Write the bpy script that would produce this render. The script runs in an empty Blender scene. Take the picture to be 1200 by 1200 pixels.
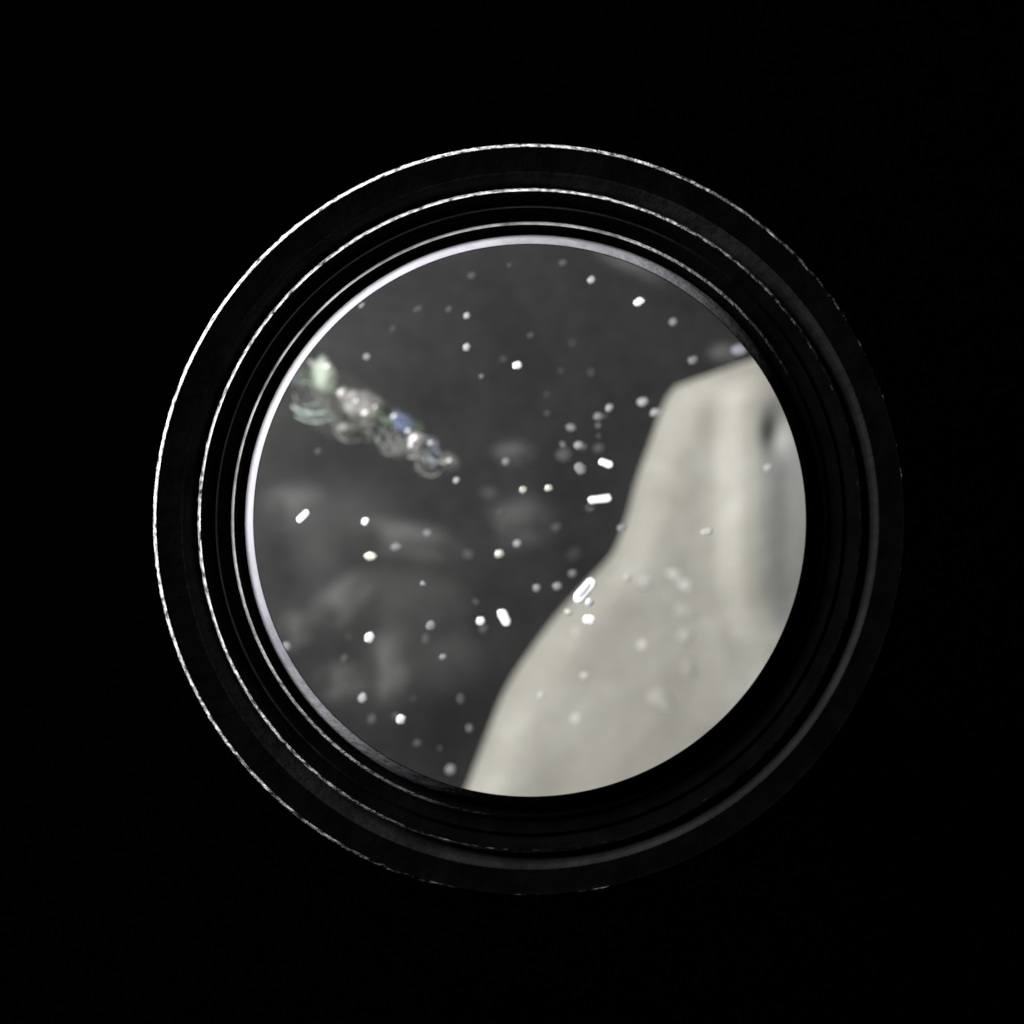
import bpy, bmesh, math, random
from mathutils import Vector, Matrix, noise

random.seed(7)
K = 0.01                     # scene units per millimetre
CAM_H = 200.0                # camera height above the eyepiece face (mm)

# ------------------------------------------------------------------ camera, world, lamps, exposure
scn = bpy.context.scene
col = scn.collection
cam_d = bpy.data.cameras.new('camera')
cam_d.lens = 60.0
cam_d.sensor_width = 36.0
cam_d.clip_start = 0.01
cam_d.clip_end = 100.0
cam_d.dof.use_dof = True
cam_d.dof.focus_distance = 207.0 * K
cam_d.dof.aperture_fstop = 1.4
cam = bpy.data.objects.new('camera', cam_d)
cam.location = (0, 0, CAM_H * K)
col.objects.link(cam)
scn.camera = cam

world = bpy.data.worlds.new('World')
scn.world = world
world.use_nodes = True
bg = world.node_tree.nodes['Background']
bg.inputs[0].default_value = (0.0, 0.0, 0.0, 1)
bg.inputs[1].default_value = 0.0

def area(name, loc, target, size, energy, color):
    d = bpy.data.lights.new(name, 'AREA')
    d.shape = 'DISK'
    d.size = size * K
    d.energy = energy
    d.color = color
    o = bpy.data.objects.new(name, d)
    o.location = Vector(loc) * K
    o.rotation_euler = (Vector(target) - Vector(loc)).to_track_quat('-Z', 'Y').to_euler()
    col.objects.link(o)
    return o

LAMP_HIGH = Vector((-318, 230, 225))
LAMP_LOW = Vector((-222, 152, 44))
area('specimen_lamp', LAMP_HIGH, (0, 0, -120), 200, 330, (1.0, 0.985, 0.955))
area('side_lamp', LAMP_LOW, (0, 0, -15), 34, 95, (0.95, 0.96, 1.0))

scn.view_settings.view_transform = 'Standard'
scn.view_settings.look = 'None'
scn.view_settings.exposure = 0.0
scn.view_settings.gamma = 1.0

# ------------------------------------------------------------------ helpers
def W(px, py, z=0.0):
    """a point of the place: millimetres across at the height z below the eyepiece face"""
    s = (CAM_H - z) / CAM_H
    return Vector(((px - 600) / 10 * s, (600 - py) / 10 * s, z))

def link(name, bm, mat, parent=None, smooth=True):
    me = bpy.data.meshes.new(name)
    bmesh.ops.scale(bm, vec=(K, K, K), verts=bm.verts)
    bm.normal_update()
    bm.to_mesh(me)
    bm.free()
    if smooth:
        for p in me.polygons:
            p.use_smooth = True
    me.materials.append(mat)
    o = bpy.data.objects.new(name, me)
    col.objects.link(o)
    if parent:
        o.parent = parent
    return o

def tag(o, label=None, cat=None, group=None, kind=None):
    if label: o['label'] = label
    if cat: o['category'] = cat
    if group: o['group'] = group
    if kind: o['kind'] = kind
    return o

def empty(name, loc):
    o = bpy.data.objects.new(name, None)
    o.location = Vector(loc) * K
    o.empty_display_size = 0.05
    col.objects.link(o)
    return o

def new_mat(name):
    m = bpy.data.materials.new(name)
    m.use_nodes = True
    nt = m.node_tree
    return m, nt, nt.nodes['Principled BSDF'], nt.nodes['Material Output']

def add_noise(nt, scale, detail=4, rough=0.55, dist=0.0):
    tc = nt.nodes.new('ShaderNodeTexCoord')
    n = nt.nodes.new('ShaderNodeTexNoise')
    n.inputs['Scale'].default_value = scale
    n.inputs['Detail'].default_value = detail
    n.inputs['Roughness'].default_value = rough
    n.inputs['Distortion'].default_value = dist
    nt.links.new(tc.outputs['Object'], n.inputs['Vector'])
    return n

def ramp(nt, src, stops):
    r = nt.nodes.new('ShaderNodeValToRGB')
    el = r.color_ramp.elements
    while len(el) < len(stops):
        el.new(0.5)
    for e, (p, c) in zip(el, stops):
        e.position = p
        e.color = (*c, 1)
    nt.links.new(src, r.inputs[0])
    return r

def grainy(name, c0, c1, scale, rough, bump=0.0, bscale=60, metallic=0.0, spec=0.5, lo=0.35, hi=0.65):
    m, nt, b, out = new_mat(name)
    n = add_noise(nt, scale)
    r = ramp(nt, n.outputs['Fac'], [(lo, c0), (hi, c1)])
    nt.links.new(r.outputs[0], b.inputs['Base Color'])
    b.inputs['Roughness'].default_value = rough
    b.inputs['Metallic'].default_value = metallic
    b.inputs['Specular IOR Level'].default_value = spec
    if bump:
        n2 = add_noise(nt, bscale, 3)
        bp = nt.nodes.new('ShaderNodeBump')
        bp.inputs['Strength'].default_value = bump
        bp.inputs['Distance'].default_value = 0.01
        nt.links.new(n2.outputs['Fac'], bp.inputs['Height'])
        nt.links.new(bp.outputs['Normal'], b.inputs['Normal'])
    return m

M_black = grainy('black_paint', (0.0012, 0.0012, 0.0012), (0.002, 0.002, 0.002), 40, 0.9, spec=0.02)
M_bench = grainy('black_felt', (0.0001, 0.0001, 0.0001), (0.0002, 0.0002, 0.0002), 30, 1.0, spec=0.0)
M_satin = grainy('satin_black', (0.0006, 0.0006, 0.0007), (0.0016, 0.0016, 0.0017), 25, 0.8, bump=0.2, spec=0.015)
M_charcoal = grainy('charcoal_satin', (0.006, 0.006, 0.0063), (0.012, 0.012, 0.0125), 14, 0.75, bump=0.3, spec=0.04)
M_worn_glitter = grainy('worn_glitter_edge', (0.02, 0.02, 0.022), (0.95, 0.95, 0.97), 105, 0.5, bump=0.8, bscale=60, spec=0.6, lo=0.36, hi=0.60)  # bare worn edge; its glitter is put into the colour as light and dark flecks
M_worn_soft = grainy('worn_edge_soft', (0.16, 0.16, 0.175), (0.62, 0.62, 0.66), 24, 0.6, bump=0.5, bscale=90, spec=0.4, lo=0.3, hi=0.65)
M_collar = grainy('bright_collar', (0.26, 0.25, 0.285), (0.46, 0.45, 0.495), 11, 0.55, bump=0.2, bscale=50, spec=0.4, lo=0.3, hi=0.7)

# ------------------------------------------------------------------ the setting: bench and specimen stage
bm = bmesh.new()
bmesh.ops.create_grid(bm, x_segments=4, y_segments=4, size=900)
bmesh.ops.translate(bm, verts=bm.verts, vec=(0, 0, -136))
tag(link('bench', bm, M_bench, smooth=False), kind='structure')

def stage_material():
    m, nt, b, out = new_mat('dark_stage')
    n = add_noise(nt, 2.6, 6, 0.6, 0.6)
    r = ramp(nt, n.outputs['Fac'], [(0.34, (0.021, 0.021, 0.0215)), (0.52, (0.029, 0.029, 0.029)), (0.70, (0.040, 0.040, 0.039))])
    g = add_noise(nt, 55, 2, 0.7)
    r2 = ramp(nt, g.outputs['Fac'], [(0.25, (0.75, 0.75, 0.75)), (0.75, (1.25, 1.25, 1.25))])
    mx = nt.nodes.new('ShaderNodeMix')
    mx.data_type = 'RGBA'
    mx.blend_type = 'MULTIPLY'
    mx.inputs['Factor'].default_value = 1.0
    nt.links.new(r.outputs[0], mx.inputs['A'])
    nt.links.new(r2.outputs[0], mx.inputs['B'])
    nt.links.new(mx.outputs['Result'], b.inputs['Base Color'])
    b.inputs['Roughness'].default_value = 0.85
    b.inputs['Specular IOR Level'].default_value = 0.15
    return m

M_stage = stage_material()
bm = bmesh.new()
prof = [(0, -130), (30, -130), (62.5, -130), (63.3, -130.5), (63.5, -131.5), (63.5, -135.9)]
SEG = 128
rings = []
for (r, z) in prof:
    if r == 0:
        rings.append([bm.verts.new((4, -2, z))])
    else:
        rings.append([bm.verts.new((4 + r * math.cos(2 * math.pi * i / SEG), -2 + r * math.sin(2 * math.pi * i / SEG), z)) for i in range(SEG)])
for a, b_ in zip(rings, rings[1:]):
    for i in range(SEG):
        j = (i + 1) % SEG
        if len(a) == 1:
            bm.faces.new((a[0], b_[i], b_[j]))
        else:
            bm.faces.new((a[i], b_[i], b_[j], a[j]))
tag(link('stage', bm, M_stage), kind='structure')

# ------------------------------------------------------------------ the eyepiece: turned rings round the opening
CX, CY = 2.1, -1.0
eyepiece = empty('eyepiece', (CX, CY, -4))
tag(eyepiece, 'black ringed eyepiece with bright worn, glittering edges round the circular opening', 'eyepiece')

def lathe(name, prof, mat, jitter=0.0, seg=540, seed=0):
    bm = bmesh.new()
    rs = []
    for k, (r, z) in enumerate(prof):
        row = []
        for i in range(seg):
            a = 2 * math.pi * i / seg
            jr = jz = 0.0
            if jitter and 0 < k < len(prof) - 1:
                v = Vector((math.cos(a) * 38, math.sin(a) * 38, seed * 3.1 + k))
                jr = jitter * (noise.noise(v) + 0.6 * noise.noise(v * 3.3))
                jz = 0.6 * jitter * noise.noise(v * 2.1 + Vector((5, 2, 9)))
            row.append(bm.verts.new(((r + jr) * math.cos(a), (r + jr) * math.sin(a), z + 4 + jz)))
        rs.append(row)
    for a, b_ in zip(rs, rs[1:]):
        for i in range(seg):
            j = (i + 1) % seg
            bm.faces.new((a[i], a[j], b_[j], b_[i]))
    return link(name, bm, mat, eyepiece)

# housing: back, outside wall, then the black lands between the edges (from outside inwards)
lathe('housing', [(33.9, -5.6), (43.9, -5.6), (44.4, -5.2), (44.4, -1.25)], M_black)
lathe('outer_edge', [(44.4, -1.26), (44.38, -1.2), (44.13, -0.65), (43.88, -0.12), (43.84, -0.06)], M_worn_glitter, 0.12, 720, 1)
lathe('outer_land', [(43.84, -0.06), (43.7, -0.12), (43.4, -0.16), (42.6, -0.3), (41.0, -0.45)], M_satin)
lathe('chamfer', [(41.0, -0.45), (40.65, -0.6), (39.8, -2.9), (39.3, -3.2)], M_charcoal)
lathe('middle_edge', [(39.3, -3.2), (39.26, -1.75), (39.02, -1.2), (38.78, -0.72), (38.75, -0.68)], M_worn_glitter, 0.07, 720, 2)
lathe('middle_land', [(38.75, -0.68), (38.6, -0.76), (38.3, -0.85), (37.5, -1.2), (37.25, -1.75)], M_satin)
lathe('step', [(37.25, -1.75), (37.2, -1.7), (37.0, -1.3), (36.88, -1.12)], M_charcoal)
lathe('step_land', [(36.88, -1.12), (36.7, -1.2), (36.3, -1.9), (35.5, -2.75)], M_satin)
lathe('inner_edge', [(35.5, -2.75), (35.47, -2.65), (35.26, -2.2), (35.02, -1.85), (34.99, -1.8)], M_worn_soft, 0.02, 720, 3)
lathe('inner_land', [(34.99, -1.8), (34.9, -1.95), (34.72, -2.4), (34.42, -4.9)], M_black)
lathe('collar', [(34.42, -4.9), (34.34, -4.6), (33.95, -3.2), (33.35, -1.8), (32.8, -0.75), (32.5, -0.12), (32.45, -0.02)], M_collar, 0.02, 540, 4)
lathe('bore', [(32.45, -0.02), (32.36, -0.06), (32.5, -1.0), (33.2, -4.0), (33.9, -5.6)], M_black)

# ------------------------------------------------------------------ the pale shard lying on the stage
def catmull(pts, n):
    P = [pts[0]] + list(pts) + [pts[-1]]
    out = []
    for i in range(1, len(P) - 2):
        p0, p1, p2, p3 = [Vector((*q, 0)) for q in P[i - 1:i + 3]]
        for k in range(n):
            t = k / n
            out.append(0.5 * ((2 * p1) + (-p0 + p2) * t + (2 * p0 - 5 * p1 + 4 * p2 - p3) * t * t + (-p0 + 3 * p1 - 3 * p2 + p3) * t ** 3))
    out.append(Vector((*P[-2], 0)))
    return out

def sstep(a, b, x):
    t = max(0.0, min(1.0, (x - a) / (b - a)))
    return t * t * (3 - 2 * t)

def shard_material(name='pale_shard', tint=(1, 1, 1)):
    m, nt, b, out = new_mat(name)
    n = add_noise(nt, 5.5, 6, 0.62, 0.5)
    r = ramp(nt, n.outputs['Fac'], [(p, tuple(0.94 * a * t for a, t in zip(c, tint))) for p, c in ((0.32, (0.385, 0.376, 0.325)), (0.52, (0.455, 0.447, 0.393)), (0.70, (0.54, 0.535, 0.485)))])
    nt.links.new(r.outputs[0], b.inputs['Base Color'])
    b.inputs['Roughness'].default_value = 0.6
    b.inputs['Specular IOR Level'].default_value = 0.3
    n2 = add_noise(nt, 26, 3)
    bp = nt.nodes.new('ShaderNodeBump')
    bp.inputs['Strength'].default_value = 0.12
    bp.inputs['Distance'].default_value = 0.02
    nt.links.new(n2.outputs['Fac'], bp.inputs['Height'])
    nt.links.new(bp.outputs['Normal'], b.inputs['Normal'])
    return m

ZT = -122.0
left_px = [(796, 450), (783, 470), (768, 512), (750, 562), (738, 606), (722, 648), (690, 684), (656, 722), (624, 764), (594, 810), (572, 862), (553, 912), (538, 950), (530, 975)]
L = catmull(left_px, 8)
NV = len(L)
NU = 90
def shard_height(px, py, dl, dt):
    e = sstep(-4, 40, dl) * sstep(-2, 26, dt)
    h = -130.0 + 1.5 + 0.75 * (e ** 0.85)
    # right-hand ridge and the flank beyond it
    xr = 872 + 26 * sstep(640, 800, py) ** 1.5 + 20 * sstep(700, 860, py)
    h += 1.7 * sstep(-34, 8, px - xr) * sstep(0, 40, dt)
    over = px - (xr + 8)
    if over > 0:
        h -= 0.030 * over * sstep(0, 50, over) * (1 - 0.95 * sstep(720, 850, py))
    # long shallow channel left of the ridge, and a dent in the flank
    h -= 0.22 * math.exp(-((px - 812) / 26) ** 2) * sstep(480, 560, py)
    h -= 1.5 * math.exp(-((px - 913) / 13) ** 2 - ((py - 508) / 20) ** 2)
    # low swell parallel to the left edge
    h += 0.25 * math.exp(-((dl - 46) / 22) ** 2)
    v = Vector((px / 60, py / 60, 3.3))
    h += 0.16 * noise.noise(v) + 0.04 * noise.noise(v * 3)
    return h
bm = bmesh.new()
top = []
bot = []
for v in range(NV):
    lp = L[v]
    t = v / (NV - 1)
    an = math.radians(-33.5 + 133.5 * t)
    rp = Vector((621 + 378 * math.cos(an), 610 + 378 * math.sin(an), 0))
    rt, rb = [], []
    for u in range(NU):
        f = (u / (NU - 1)) ** 1.25
        p = lp.lerp(rp, f)
        dl = (p - lp).length * 0.9
        ty = 450 - (p.x - 796) * 0.225
        dt = p.y - ty
        jl = 2.5 * noise.noise(Vector((p.y / 25, 0, 1))) if u < 6 else 0
        h = shard_height(p.x, p.y, dl + jl, dt)
        if u == NU - 1 or v == NV - 1:
            h = min(h, -128)
        s = (CAM_H - ZT) / CAM_H
        x, y = (p.x - 600) / 10 * s, (600 - p.y) / 10 * s
        rt.append(bm.verts.new((x, y, max(h, -129.9))))
        rb.append(bm.verts.new((x, y, -129.97)))
    top.append(rt)
    bot.append(rb)
for v in range(NV - 1):
    for u in range(NU - 1):
        bm.faces.new((top[v][u], top[v + 1][u], top[v + 1][u + 1], top[v][u + 1]))
        bm.faces.new((bot[v][u], bot[v][u + 1], bot[v + 1][u + 1], bot[v + 1][u]))
def skirt(pairs):
    for (a, b_), (c, d) in zip(pairs, pairs[1:]):
        bm.faces.new((a, b_, d, c))
skirt([(top[v][0], bot[v][0]) for v in range(NV)][::-1])
skirt([(top[v][-1], bot[v][-1]) for v in range(NV)])
skirt([(top[0][u], bot[0][u]) for u in range(NU)])
skirt([(top[-1][u], bot[-1][u]) for u in range(NU)][::-1])
bmesh.ops.recalc_face_normals(bm, faces=bm.faces)
shard_o = link('shard', bm, shard_material())
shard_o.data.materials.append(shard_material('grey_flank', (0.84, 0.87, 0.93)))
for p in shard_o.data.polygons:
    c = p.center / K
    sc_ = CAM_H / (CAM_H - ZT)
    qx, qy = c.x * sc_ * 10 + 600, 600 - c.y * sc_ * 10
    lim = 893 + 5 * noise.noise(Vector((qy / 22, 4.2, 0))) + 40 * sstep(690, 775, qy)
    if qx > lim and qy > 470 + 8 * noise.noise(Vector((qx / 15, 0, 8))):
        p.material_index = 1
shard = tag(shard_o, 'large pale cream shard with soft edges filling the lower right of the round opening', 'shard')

# ------------------------------------------------------------------ the glassy strand at the upper left
def jelly(name, color, alpha, rough=0.25, nscale=14, contrast=0.35, thin_edge=True):
    """cloudy jelly: light scatters back off it and on through it; alpha is how much of it there is"""
    m, nt, b, out = new_mat(name)
    nt.nodes.remove(b)
    df = nt.nodes.new('ShaderNodeBsdfDiffuse')
    tl = nt.nodes.new('ShaderNodeBsdfTranslucent')
    df.inputs['Color'].default_value = (*color, 1)
    tl.inputs['Color'].default_value = (*color, 1)
    m1 = nt.nodes.new('ShaderNodeMixShader')
    m1.inputs[0].default_value = 0.5
    nt.links.new(df.outputs[0], m1.inputs[1])
    nt.links.new(tl.outputs[0], m1.inputs[2])
    tp = nt.nodes.new('ShaderNodeBsdfTransparent')
    mixer = nt.nodes.new('ShaderNodeMixShader')
    nt.links.new(tp.outputs[0], mixer.inputs[1])
    nt.links.new(m1.outputs[0], mixer.inputs[2])
    nt.links.new(mixer.outputs[0], out.inputs['Surface'])
    n = add_noise(nt, nscale, 4, 0.6, 0.8)
    mr = nt.nodes.new('ShaderNodeMapRange')
    mr.inputs['From Min'].default_value = 0.3
    mr.inputs['From Max'].default_value = 0.7
    mr.inputs['To Min'].default_value = max(0, alpha - contrast)
    mr.inputs['To Max'].default_value = min(1, alpha + contrast)
    nt.links.new(n.outputs['Fac'], mr.inputs['Value'])
    if thin_edge:                         # the jelly thins out towards the rim of each lobe
        tc = nt.nodes.new('ShaderNodeTexCoord')
        vm = nt.nodes.new('ShaderNodeVectorMath'); vm.operation = 'MULTIPLY_ADD'
        vm.inputs[1].default_value = (2, 2, 0)
        vm.inputs[2].default_value = (-1, -1, 0)
        nt.links.new(tc.outputs['Generated'], vm.inputs[0])
        ln = nt.nodes.new('ShaderNodeVectorMath'); ln.operation = 'LENGTH'
        nt.links.new(vm.outputs[0], ln.inputs[0])
        fr = nt.nodes.new('ShaderNodeMapRange'); fr.interpolation_type = 'SMOOTHSTEP'
        for k, v in zip(('From Min', 'From Max', 'To Min', 'To Max'), (0.3, 0.98, 1.25, 0.0)):
            fr.inputs[k].default_value = v
        nt.links.new(ln.outputs['Value'], fr.inputs['Value'])
        mu = nt.nodes.new('ShaderNodeMath'); mu.operation = 'MULTIPLY'; mu.use_clamp = True
        nt.links.new(fr.outputs['Result'], mu.inputs[0])
        nt.links.new(mr.outputs['Result'], mu.inputs[1])
        nt.links.new(mu.outputs[0], mixer.inputs[0])
    else:
        nt.links.new(mr.outputs['Result'], mixer.inputs[0])
    return m

J_grey = jelly('jelly_grey', (0.46, 0.46, 0.44), 0.26, nscale=26, contrast=0.4)
J_pale = jelly('jelly_pale', (0.74, 0.72, 0.69), 0.55, nscale=26, contrast=0.4)
J_green = jelly('jelly_green', (0.76, 0.86, 0.72), 0.85, nscale=20, contrast=0.3)
J_leaf = jelly('jelly_leaf', (0.32, 0.40, 0.29), 0.34, nscale=24, contrast=0.3)
J_blue = jelly('jelly_blue', (0.36, 0.45, 0.66), 0.34, nscale=34, contrast=0.4)
J_lav = jelly('jelly_lavender', (0.46, 0.49, 0.60), 0.34, nscale=28, contrast=0.4)
J_pink = jelly('jelly_pink', (0.95, 0.88, 0.87), 1.0, contrast=0.2)
J_glass = jelly('jelly_glass', (0.82, 0.92, 0.86), 0.75, contrast=0.3, thin_edge=False)
J_fibre = jelly('jelly_fibre', (0.66, 0.68, 0.65), 0.30, nscale=20, contrast=0.4, thin_edge=False)
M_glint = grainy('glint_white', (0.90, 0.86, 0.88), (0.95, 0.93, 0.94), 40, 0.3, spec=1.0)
J_film = jelly('jelly_film', (0.26, 0.27, 0.25), 0.26, nscale=22, contrast=0.26)

ZS = -70.0
RISE = 14.0
strand = empty('glassy_strand', W(430, 490, ZS))
tag(strand, 'translucent glassy strand with green, blue and pink lobes at the upper left of the opening', 'strand')
S0 = W(430, 490, ZS)

def blob(name, px, py, rx, ry, ang, mat, z=ZS, thick=0.6, lump=0.4, seed=0, tip=0.0, sub=4):
    z += RISE * (px - 350) / 180           # the strand climbs towards its lower end
    s = (CAM_H - z) / CAM_H / 10
    bm = bmesh.new()
    bmesh.ops.create_icosphere(bm, subdivisions=sub, radius=1)
    c = W(px, py, z) - S0
    ca, sa = math.cos(math.radians(ang)), math.sin(math.radians(ang))
    for v in bm.verts:
        d = 1 + lump * noise.noise(v.co * 1.3 + Vector((seed, 0, 0))) + 0.5 * lump * noise.noise(v.co * 3.1 + Vector((0, seed, 0)))
        p = v.co * d
        if tip:
            p.x *= 1 - tip * max(0, p.y) ** 1.0
        v.co = Vector((p.x * rx * s, p.y * ry * s, p.z * min(rx, ry) * s * thick)) * 1.25
    o = link(name, bm, mat, strand)
    o.location = c * K
    o.rotation_euler = (0, 0, math.radians(ang))
    return o

def tube(name, pts, r0, r1, mat, z=ZS, parent=None, n=8):
    path = catmull(pts, n)
    s = (CAM_H - z) / CAM_H / 10
    c = [W(p.x, p.y, z + RISE * (p.x - 350) / 180) + Vector((0, 0, 0.5 * math.sin(i * 0.35))) - S0 for i, p in enumerate(path)]
    bm = bmesh.new()
    rows = []
    N = len(c)
    for i, p in enumerate(c):
        t = (c[min(i + 1, N - 1)] - c[max(i - 1, 0)]).normalized()
        a = t.cross(Vector((0, 0, 1))).normalized()
        b_ = a.cross(t)
        f = i / (N - 1)
        r = (r0 + (r1 - r0) * f) * s * (0.35 + 0.65 * math.sin(math.pi * min(1, max(0, 0.06 + 0.88 * f))))
        rows.append([bm.verts.new(p + (a * math.cos(q * math.pi / 4) + b_ * math.sin(q * math.pi / 4)) * r) for q in range(8)])
    for a, b_ in zip(rows, rows[1:]):
        for q in range(8):
            bm.faces.new((a[q], a[(q + 1) % 8], b_[(q + 1) % 8], b_[q]))
    bm.faces.new(rows[0][::-1])
    bm.faces.new(rows[-1])
    return link(name, bm, mat, parent or strand)

blob('membrane', 398, 483, 62, 24, -27, J_film, ZS - 2, seed=1, lump=0.5)
blob('membrane', 452, 505, 58, 18, -33, J_film, ZS - 3, seed=2, lump=0.5)
g = blob('green_lobe', 380, 440, 14, 22, 4, J_green, ZS + 1, seed=3, tip=0.85, lump=0.2)
g['label'] = 'bright pale green pointed lobe'
blob('lobe', 366, 449, 20, 12, -24, J_leaf, ZS - 1, seed=21)
blob('lobe', 362, 442, 24, 15, -20, J_film, ZS - 1, seed=4)
blob('lobe', 425, 478, 23, 15, -38, J_pale, ZS + 1, seed=5, lump=0.6)
blob('lobe', 436, 487, 13, 9, -10, J_grey, ZS + 1, seed=22, lump=0.6)
blob('lobe', 401, 461, 6, 5, -40, J_pink, ZS + 2, seed=6, sub=3)
blob('lobe', 452, 493, 18, 10, -35, J_leaf, ZS, seed=7, lump=0.6)
b1 = blob('blue_lobe', 473, 495, 13, 8, -42, J_blue, ZS + 1, seed=8, lump=0.7)
b1['label'] = 'saturated blue lobe'
blob('bead', 486, 516, 7, 8, 0, J_pink, ZS + 2, seed=9, lump=0.5)
blob('lobe', 483, 521, 10, 10, 0, J_grey, ZS, seed=23, lump=0.6)
blob('blue_lobe', 507, 523, 6, 10, 20, J_lav, ZS, seed=10, lump=0.6)
blob('lobe', 528, 541, 11, 8, -35, J_grey, ZS, seed=11, lump=0.6)
blob('lobe', 503, 549, 15, 9, 10, J_film, ZS - 2, seed=12, lump=0.6)
blob('lobe', 464, 520, 9, 14, 15, J_grey, ZS, seed=13, lump=0.6)
blob('lobe', 350, 446, 12, 8, -30, J_lav, ZS - 1, seed=14, lump=0.6)
blob('lobe', 440, 470, 14, 6, -40, J_grey, ZS - 1, seed=15, lump=0.6)
blob('lobe', 488, 503, 10, 6, -40, J_leaf, ZS - 1, seed=16, lump=0.6)
blob('lobe', 407, 500, 16, 9, -20, J_grey, ZS - 1, seed=17, lump=0.6)
rnd = random.Random(12)
for k in range(34):                         # small shreds of the jelly all along it
    f = rnd.random() ** 0.8
    cx, cy = 362 + 165 * f + rnd.gauss(0, 5), 455 + 82 * f + rnd.gauss(0, 15 - 9 * f) + 6
    if cx < 345:
        continue
    blob('shred', cx, cy, rnd.uniform(3, 9), rnd.uniform(1.8, 4.5), rnd.uniform(-80, 30), rnd.choice((J_grey, J_grey, J_pale, J_leaf, J_lav, J_film)), ZS + rnd.uniform(-5, 3), seed=40 + k, lump=0.7, sub=3)
tube('filament', [(343, 476), (352, 482), (366, 485), (384, 484)], 2.4, 2.0, J_glass)
tube('filament', [(347, 487), (360, 493), (376, 494), (392, 489)], 1.6, 1.2, J_glass)
tube('filament', [(392, 478), (390, 496), (396, 510), (408, 517), (424, 515)], 2.4, 1.6, J_fibre)
tube('filament', [(441, 513), (446, 525), (454, 532), (464, 530), (470, 518)], 2.0, 1.4, J_fibre)
tube('filament', [(345, 462), (350, 473), (362, 476), (378, 468)], 1.5, 1.3, J_fibre)
tube('filament', [(402, 452), (408, 462), (416, 468), (430, 464)], 1.6, 1.2, J_fibre)
tube('filament', [(420, 505), (432, 498), (448, 503), (458, 512)], 1.6, 1.4, J_fibre)
tube('filament', [(488, 540), (492, 552), (506, 558), (518, 552)], 1.2, 1.0, J_fibre)
tube('filament', [(455, 488), (474, 502), (484, 506), (497, 514), (512, 532)], 2.0, 1.4, J_fibre)
for k in range(30):                         # fine bright fibres, most of them along the strand
    f = rnd.random()
    cx, cy = 362 + 158 * f, 458 + 80 * f + rnd.gauss(4, 13 - 7 * f)
    a0 = rnd.gauss(-0.5, 0.55)
    ln, bend = rnd.uniform(6, 17), rnd.uniform(-0.9, 0.9)
    if cx - ln < 342:
        continue
    pts = [(cx + ln * t * math.cos(a0 + t * bend), cy - ln * t * math.sin(a0 + t * bend)) for t in (-1, -0.4, 0.3, 1)]
    tube('filament', pts, rnd.uniform(0.7, 1.5), 0.5, rnd.choice((J_fibre, J_fibre, J_glass)), ZS + rnd.uniform(-3, 4))
for cx, cy, r in ((401, 460, 3.2), (418, 470, 2.6), (429, 484, 3.4), (384, 430, 3.0), (486, 515, 5.0), (482, 522, 2.8), (478, 505, 2.2), (462, 488, 2.4), (440, 477, 2.2), (527, 540, 2.4), (505, 519, 2.2)):  # small white blobs stand in for glints of light on the strand
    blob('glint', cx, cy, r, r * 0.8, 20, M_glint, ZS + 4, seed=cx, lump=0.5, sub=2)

# ------------------------------------------------------------------ cloudy flocs of fine silt, deep under the focus
def silt_material(name, dens):
    m = bpy.data.materials.new(name)
    m.use_nodes = True
    nt = m.node_tree
    nt.nodes.clear()
    out = nt.nodes.new('ShaderNodeOutputMaterial')
    vol = nt.nodes.new('ShaderNodeVolumePrincipled')
    vol.inputs['Color'].default_value = (0.80, 0.80, 0.785, 1)
    tc = nt.nodes.new('ShaderNodeTexCoord')
    ln = nt.nodes.new('ShaderNodeVectorMath'); ln.operation = 'LENGTH'
    nt.links.new(tc.outputs['Object'], ln.inputs[0])
    fall = nt.nodes.new('ShaderNodeMapRange'); fall.interpolation_type = 'SMOOTHSTEP'
    for k, v in zip(('From Min', 'From Max', 'To Min', 'To Max'), (0.05, 1.0, 1.0, 0.0)):
        fall.inputs[k].default_value = v
    nt.links.new(ln.outputs['Value'], fall.inputs['Value'])
    oi = nt.nodes.new('ShaderNodeObjectInfo')
    ad = nt.nodes.new('ShaderNodeVectorMath'); ad.operation = 'MULTIPLY_ADD'
    ad.inputs[1].default_value = (1, 1, 0.4)
    nt.links.new(tc.outputs['Object'], ad.inputs[0])
    nt.links.new(oi.outputs['Location'], ad.inputs[2])
    n = nt.nodes.new('ShaderNodeTexNoise')
    n.inputs['Scale'].default_value = 1.7
    n.inputs['Detail'].default_value = 3
    nt.links.new(ad.outputs[0], n.inputs['Vector'])
    nr = nt.nodes.new('ShaderNodeMapRange')
    for k, v in zip(('From Min', 'From Max', 'To Min', 'To Max'), (0.35, 0.68, 0.12, 1.5)):
        nr.inputs[k].default_value = v
    nt.links.new(n.outputs['Fac'], nr.inputs['Value'])
    mu = nt.nodes.new('ShaderNodeMath'); mu.operation = 'MULTIPLY'
    nt.links.new(fall.outputs['Result'], mu.inputs[0])
    nt.links.new(nr.outputs['Result'], mu.inputs[1])
    m2 = nt.nodes.new('ShaderNodeMath'); m2.operation = 'MULTIPLY'
    m2.inputs[1].default_value = dens
    nt.links.new(mu.outputs[0], m2.inputs[0])
    nt.links.new(m2.outputs[0], vol.inputs['Density'])
    nt.links.new(vol.outputs[0], out.inputs['Volume'])
    return m

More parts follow.
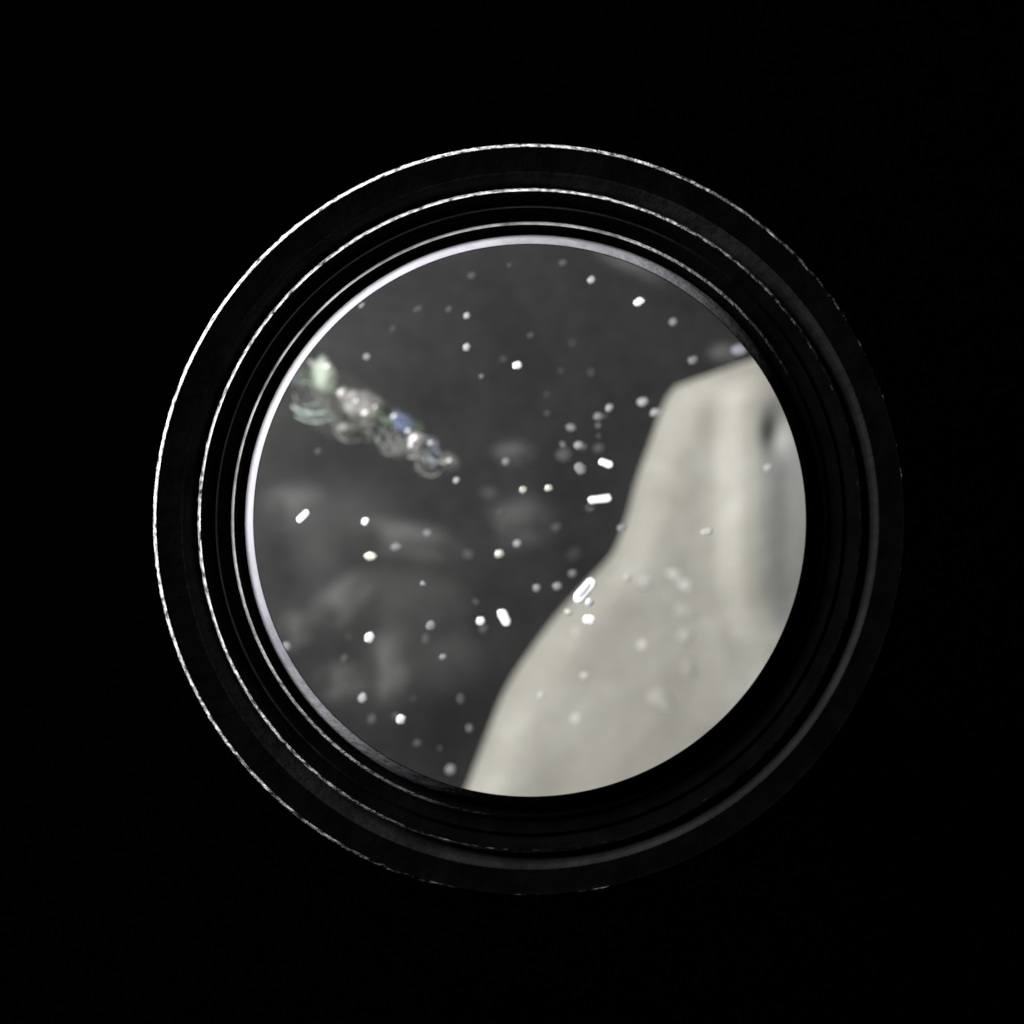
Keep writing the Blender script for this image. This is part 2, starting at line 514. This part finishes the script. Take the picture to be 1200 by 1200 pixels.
M_floc = [silt_material('silt_thin', 4.6), silt_material('silt', 6.6), silt_material('silt_thick', 5.0)]
floc_mesh = None
def floc(px, py, rx, ry, ang, mat, label, z=-118.0, thick=6.0):
    s = (CAM_H - z) / CAM_H / 10
    bm = bmesh.new()
    bmesh.ops.create_icosphere(bm, subdivisions=3, radius=1 / K)
    o = link('silt_floc', bm, mat)
    o.location = W(px, py, z) * K
    o.scale = (rx * s * K * 1.35, ry * s * K * 1.35, thick * K)
    o.rotation_euler = (0, 0, math.radians(ang))
    return tag(o, label, 'floc', 'cloudy silt flocs in the dark field')
DK, MD, LT = M_floc
puff_bm = bmesh.new()
bmesh.ops.create_icosphere(puff_bm, subdivisions=3, radius=1 / K)
puff = link('glow_puff', puff_bm, silt_material('strand_glow', 5.5), strand)  # mucus-like puff added for a soft glow round the strand
puff.scale = (13.5 * K, 5.2 * K, 4.0 * K)
puff.rotation_euler = (0, 0, math.radians(-30))
puff.location = (0.0, 0.008, 0.03)
floc(478, 632, 62, 26, -12, MD, 'broad hazy grey cloud left of the middle of the dark field')
floc(402, 702, 44, 26, 38, MD, 'slanting hazy grey cloud below the small oval speck near the left side')
floc(456, 782, 26, 44, 6, MD, 'upright faint grey cloud above the brightest low round speck')
floc(345, 590, 40, 30, 0, DK, 'faint grey cloud at the left edge around the tilted white speck')
floc(610, 612, 42, 36, 0, DK, 'faint grey cloud right of the middle of the dark field')
floc(345, 740, 22, 26, 0, DK, 'dim grey cloud against the lower left rim')
floc(400, 800, 34, 26, 0, DK, 'thin grey cloud over the lower left rim area')
floc(600, 530, 26, 16, 0, DK, 'small dim grey cloud right of the end of the glassy strand')
floc(573, 578, 12, 7, 0, DK, 'tiny dim grey cloud left of the pair of pale yellow specks')
floc(740, 310, 50, 14, -24, DK, 'faint grey cloud along the upper right rim')
floc(380, 640, 105, 95, 0, DK, 'very broad thin grey haze over the whole left part of the dark field', -122, 4)
floc(490, 745, 100, 95, 0, DK, 'very broad thin grey haze over the lower part of the dark field', -122, 4)
floc(848, 414, 20, 14, 0, MD, 'small grey smudge above the top edge of the pale shard')

# ------------------------------------------------------------------ the specks
def speck_mat(name, c, rough=0.3, spec=0.7):
    return grainy(name, tuple(x * 0.92 for x in c), c, 40, rough, spec=spec)
SPM = {
    'w': speck_mat('speck_white', (0.93, 0.93, 0.95), 0.3, 0.9),
    'b': speck_mat('speck_pale', (0.27, 0.27, 0.28), 0.5, 0.3),
    'g': speck_mat('speck_grey', (0.16, 0.16, 0.165), 0.6, 0.2),
    'd': speck_mat('speck_dim', (0.062, 0.062, 0.062), 0.8, 0.1),
    'y': speck_mat('speck_yellowish', (0.55, 0.55, 0.44)),
    'u': speck_mat('speck_bluish', (0.20, 0.20, 0.235), 0.6, 0.2),
    'c': speck_mat('speck_cream', (0.47, 0.465, 0.43), 0.7, 0.2),
    'v': speck_mat('speck_lilac', (0.66, 0.64, 0.72), 0.5, 0.3),
    'k': speck_mat('speck_smudge', (0.335, 0.33, 0.295), 0.8, 0.1),
}
UP = ((LAMP_HIGH.normalized() + LAMP_LOW.normalized()).normalized() + Vector((0, 0, 1.6))).normalized()
def speck(px, py, rx, ry, ang, key, label, z=-26.0, shape='round', cat='speck'):
    rnd = random.Random(int(px * 13 + py * 5))
    s = (CAM_H - z) / CAM_H / 10
    bm = bmesh.new()
    bmesh.ops.create_icosphere(bm, subdivisions=4, radius=1)
    seed = Vector((px * 0.37, py * 0.53, 0))
    tilt = Vector((0, 0, 1)).rotation_difference(UP).to_matrix()
    rot = Matrix.Rotation(math.radians(ang), 3, 'Z')
    for v in bm.verts:
        p = v.co.copy()
        if shape == 'rod':                # flat-sided rod with blunt ends
            n_, q = abs(p.x), ry / rx
            e = max(0.0, n_ - 0.4) / 0.6
            w = math.sqrt(max(0.0, 1 - e * e)) / max(1e-4, math.sqrt(max(1e-8, 1 - n_ * n_)))
            p.x = math.copysign(min(1.0, n_ / 0.4) * (1 - q) + e * q, p.x)
            p.y *= w
            p.z *= w
        elif shape == 'peanut':
            p.x = math.copysign(abs(p.x) ** 0.9, p.x)
            p.y *= 0.84 + 0.22 * p.x * p.x
            p.y += 0.22 * p.x
        elif shape == 'drop':
            p.y *= 1 - 0.45 * p.x
        jag = 0.3 if shape in ('rod', 'peanut') else 0.7
        d = 1 + jag * (0.26 * noise.noise(v.co * 1.5 + seed) + 0.14 * noise.noise(v.co * 3.5 + seed))
        p *= d
        p = Vector((p.x * rx * s, p.y * ry * s, p.z * min(rx, ry) * s * 0.27))
        v.co = tilt @ (rot @ p)
    o = link('speck', bm, SPM[key])
    o.location = W(px, py, z) * K
    o = tag(o, label, cat, 'specks scattered over the round field')
    return o

SP = [
 # upper dark field
 (660, 308, 5, 4, 0, 'd', 'dim grey speck under the top rim, highest of the upper specks', -40, 'round'),
 (693, 328, 4.6, 4.6, 0, 'b', 'small pale round speck left of and above the brightest top speck', -30, 'round'),
 (749, 354, 6.6, 5.6, 15, 'w', 'brilliant white round speck high in the upper right of the dark field', -24, 'round'),
 (789, 377, 5, 4.6, 0, 'g', 'grey speck below right of the brilliant white speck at upper right', -40, 'round'),
 (812, 422, 6, 5, 10, 'g', 'grey speck just above the top left corner of the pale shard', -36, 'round'),
 (866, 410, 9, 6.5, 0, 'u', 'large lilac grey speck between the shard top and the right rim', -60, 'round'),
 (547, 370, 4, 4, 0, 'b', 'upper of two specks one above the other, left of the top middle', -32, 'round'),
 (547, 407, 5, 5, 0, 'b', 'lower and brighter of two specks one above the other, left of the top middle', -26, 'round'),
 (606, 428, 5.8, 5, 0, 'w', 'bright white speck alone at the upper middle', -24, 'round'),
 (622, 393, 4, 3, 0, 'd', 'barely visible grey speck above right of the lone upper middle white speck', -44, 'round'),
 (430, 418, 5, 4, -20, 'g', 'grey speck right of and above the green lobe of the strand', -36, 'round'),
 (553, 323, 5, 4, 0, 'd', 'barely visible grey speck near the top rim, left of middle', -44, 'round'),
 (490, 362, 6, 3, 15, 'd', 'flat dim grey speck near the upper left rim', -44, 'round'),
 (424, 358, 4, 2.5, 35, 'g', 'thin grey speck touching the upper left bright rim', -30, 'round'),
 # around the middle
 (535, 563, 4.4, 4, 0, 'b', 'pale speck just beyond the lower end of the glassy strand', -34, 'round'),
 (593, 541, 5, 4.5, 0, 'g', 'grey speck between the strand end and the white rods', -40, 'round'),
 (613, 574, 5, 4.4, 0, 'y', 'left of a level pair of small yellowish specks in the middle', -26, 'round'),
 (643, 572, 5, 4.4, 0, 'y', 'right of a level pair of small yellowish specks in the middle', -26, 'round'),
 (373, 529, 4.5, 4, 0, 'd', 'dim grey speck below the left part of the glassy strand', -44, 'round'),
 (753, 471, 6.5, 5.4, 0, 'b', 'round pale speck just left of the shard top corner', -44, 'round'),
 (769, 483, 7, 4.4, 8, 'b', 'flat pale speck touching the upper left edge of the shard', -40, 'drop'),
 (714, 478, 5, 4.6, 35, 'b', 'upper right of a touching pair of specks left of the shard top', -36, 'round'),
 (701, 488, 5.4, 5, 0, 'g', 'lower left of a touching pair of specks left of the shard top', -40, 'round'),
 (669, 501, 6, 4.4, -20, 'g', 'grey speck at the top of the cluster above the white rods', -44, 'round'),
 (678, 522, 5.4, 5, 0, 'b', 'round pale speck in the cluster above the white rods', -36, 'round'),
 (661, 533, 9, 8, 0, 'd', 'wide dim blurred speck at the left of the cluster above the white rods', -70, 'round'),
 (702, 525, 7, 5, 0, 'd', 'dim blurred speck directly above the tilted white oval', -66, 'round'),
 (680, 549, 8.4, 6.4, -40, 'b', 'pale slanting oval speck left of the tilted white oval', -28, 'round'),
 (710, 543, 9.6, 4.8, -24, 'w', 'tilted white oval speck above the level white rod', -22, 'rod'),
 (703, 585, 14.8, 5.2, 3, 'w', 'long level white rod left of the shard', -24, 'rod'),
 (587, 600, 5, 4, 0, 'd', 'dim speck below the level pair of yellowish specks', -50, 'round'),
 # left and lower left dark field
 (355, 605, 9.6, 4.8, 42, 'w', 'tilted white drop shaped speck near the left rim', -22, 'rod'),
 (428, 611, 5, 4.8, 0, 'w', 'small bright round speck right of the tilted white drop near the left rim', -26, 'round'),
 (434, 652, 8.8, 5, -6, 'y', 'flat pale oval speck below the small bright speck on the left', -28, 'round'),
 (464, 641, 6.4, 4.4, 0, 'g', 'dim flat grey speck beside the pale oval speck on the left', -44, 'round'),
 (501, 625, 5, 4.6, 0, 'g', 'grey speck inside the broad hazy cloud left of the middle', -50, 'round'),
 (585, 649, 6.2, 5, 0, 'y', 'yellowish speck left of and below the grey speck under the middle', -30, 'round'),
 (606, 637, 5, 4.6, 0, 'b', 'grey speck above right of the yellowish speck under the middle', -40, 'round'),
 (549, 650, 7, 5, -30, 'd', 'dim smudged speck left of the yellowish speck under the middle', -66, 'round'),
 (496, 684, 4, 2.8, -20, 'b', 'tiny pale speck alone left of the lower middle', -28, 'drop'),
 (505, 733, 6.2, 5.6, 0, 'b', 'pale bubble like speck left of the small white speck by the white peanut', -28, 'round'),
 (499, 749, 5, 6.4, 0, 'd', 'dim speck directly under the pale bubble like speck', -50, 'round'),
 (563, 728, 5.8, 5.4, 0, 'w', 'small white speck just left of the white peanut', -25, 'round'),
 (567, 737, 5.5, 5, 0, 'd', 'dim grey speck under the small white speck by the white peanut', -50, 'round'),
 (591, 724, 12, 7.6, 112, 'w', 'upright white peanut shaped speck in the lower middle', -24, 'peanut'),
 (519, 770, 4.4, 3.8, 0, 'b', 'small pale speck below the pale bubble like speck', -30, 'round'),
 (433, 747, 6.6, 6.4, 0, 'w', 'brilliant white round speck in the lower left of the dark field', -24, 'round'),
 (404, 772, 4.6, 5, 0, 'd', 'dim grey speck below left of the brilliant white lower left speck', -44, 'round'),
 (425, 818, 5.4, 6, 0, 'b', 'pale speck up and left of the lowest brilliant speck', -32, 'round'),
 (436, 843, 5.6, 6, 0, 'd', 'dim speck just left of the lowest brilliant speck', -50, 'round'),
 (470, 843, 6.4, 5.8, 0, 'w', 'lowest brilliant white round speck in the dark field', -24, 'round'),
 (540, 819, 5.4, 6, 0, 'd', 'dim grey speck left of the lower shard edge', -44, 'round'),
 (489, 871, 5, 4, 0, 'd', 'barely visible speck below right of the lowest brilliant speck', -50, 'round'),
 (528, 902, 6.4, 6, 0, 'g', 'grey blurred speck beside the bottom tip of the shard', -56, 'round'),
 (335, 758, 6.4, 5.6, 0, 'g', 'grey speck against the lower left rim', -36, 'round'),
 # along the shard edge
 (629, 689, 5, 4.6, 0, 'b', 'left of two small level specks left of the big white rod', -36, 'round'),
 (653, 687, 5.4, 5, 0, 'b', 'right of two small level specks left of the big white rod', -40, 'round'),
 (671, 672, 5.2, 4.6, 0, 'g', 'grey speck just above the big white rod', -44, 'round'),
 (673, 650, 9, 8, 0, 'd', 'wide dim blurred speck above the big white rod', -80, 'round'),
 (652, 618, 6, 5, 0, 'd', 'faint blurred speck between the level white rod and the hazy middle', -60, 'round'),
 (729, 618, 6, 4.4, 10, 'b', 'pale speck on the left edge of the shard below the level rod', -38, 'round'),
 (685, 692, 17.5, 7.4, 50, 'w', 'big slanting white rod lying across the left edge of the shard', -24, 'rod'),
 (691, 706, 5, 4.6, 0, 'w', 'small white speck tucked under the big slanting rod', -26, 'round'),
 (690, 726, 8, 5.8, -8, 'w', 'bright white oval speck on the shard below the big slanting rod', -24, 'round'),
 (666, 717, 5, 4, 0, 'y', 'pale speck on the shard edge below left of the big slanting rod', -36, 'round'),
 (676, 741, 5, 5, 0, 'c', 'faint cream speck on the shard below the bright white oval', -100, 'round'),
 # on the shard
 (735, 677, 4.6, 4.6, 0, 'c', 'small cream speck on the shard right of the big slanting rod', -50, 'round'),
 (755, 683, 9.5, 8, 0, 'c', 'large round cream speck on the shard right of the big slanting rod', -90, 'round'),
 (790, 673, 9, 5.5, -20, 'c', 'upper of two faint blurred specks side by side on the shard', -104, 'round'),
 (803, 686, 9, 6, -30, 'c', 'lower of two faint blurred specks side by side on the shard', -100, 'round'),
 (803, 746, 9.5, 9, 0, 'c', 'round blurred cream speck low in the middle of the shard', -104, 'round'),
 (828, 623, 7.4, 4.4, 8, 'c', 'bright flat cream speck on the upper middle of the shard', -28, 'rod'),
 (753, 756, 5.4, 6, 0, 'c', 'small faint cream speck left of the round blurred speck on the shard', -84, 'round'),
 (685, 792, 5.4, 4.8, 0, 'c', 'small bright cream speck on the lower left of the shard', -54, 'round'),
 (634, 815, 4.6, 4.2, 0, 'c', 'small faint cream speck near the lower left shard edge', -50, 'round'),
 (675, 842, 5, 6, 0, 'c', 'lowest faint cream speck on the shard', -90, 'round'),
 (806, 718, 15, 9, -20, 'k', 'wide upper pale smudge in the middle of the shard', -112, 'drop'),
 (776, 822, 19, 11, -38, 'k', 'lowest pale smudge on the shard, roughly triangular', -112, 'drop'),
 (807, 783, 9, 12, 0, 'k', 'pale smudge between the round blurred speck and the triangular smudge on the shard', -112, 'round'),
 (900, 548, 5.2, 4.6, 0, 'c', 'pale speck on the grey flank below the dark dent of the shard', -44, 'round'),
]
for (px, py, rx, ry, ang, key, label, z, shape) in SP:
    o = speck(px, py, rx, ry, ang, key, label, z, shape)
    if label.startswith('big slanting white rod'):
        # the lilac core set into the top of the rod
        bm = bmesh.new()
        bmesh.ops.create_icosphere(bm, subdivisions=3, radius=1)
        sc = (CAM_H - z) / CAM_H / 10
        tilt = Vector((0, 0, 1)).rotation_difference(UP).to_matrix()
        rot = Matrix.Rotation(math.radians(ang), 3, 'Z')
        for v in bm.verts:
            q = v.co
            v.co = tilt @ (rot @ Vector((q.x * rx * 0.66 * sc, q.y * ry * 0.42 * sc, q.z * 1.1 * sc + 2.05 * sc)))
        link('core', bm, SPM['v'], o)
rnd = random.Random(31)
for label, boxes, n_ in (('tiny faint grey speck in the loose cluster around the white rods', (640, 470, 735, 600), 9),
                         ('tiny faint grey speck scattered in the lower left of the dark field', (370, 680, 560, 880), 9),
                         ('tiny faint grey speck scattered in the upper dark field', (450, 310, 760, 480), 9)):
    for k in range(n_):
        speck(rnd.uniform(boxes[0], boxes[2]), rnd.uniform(boxes[1], boxes[3]), rnd.uniform(2.2, 4.5), rnd.uniform(2.0, 3.6), rnd.uniform(0, 180), rnd.choice('dddg'), label, rnd.uniform(-70, -34))['group'] = 'tiny faint specks in the dark field'
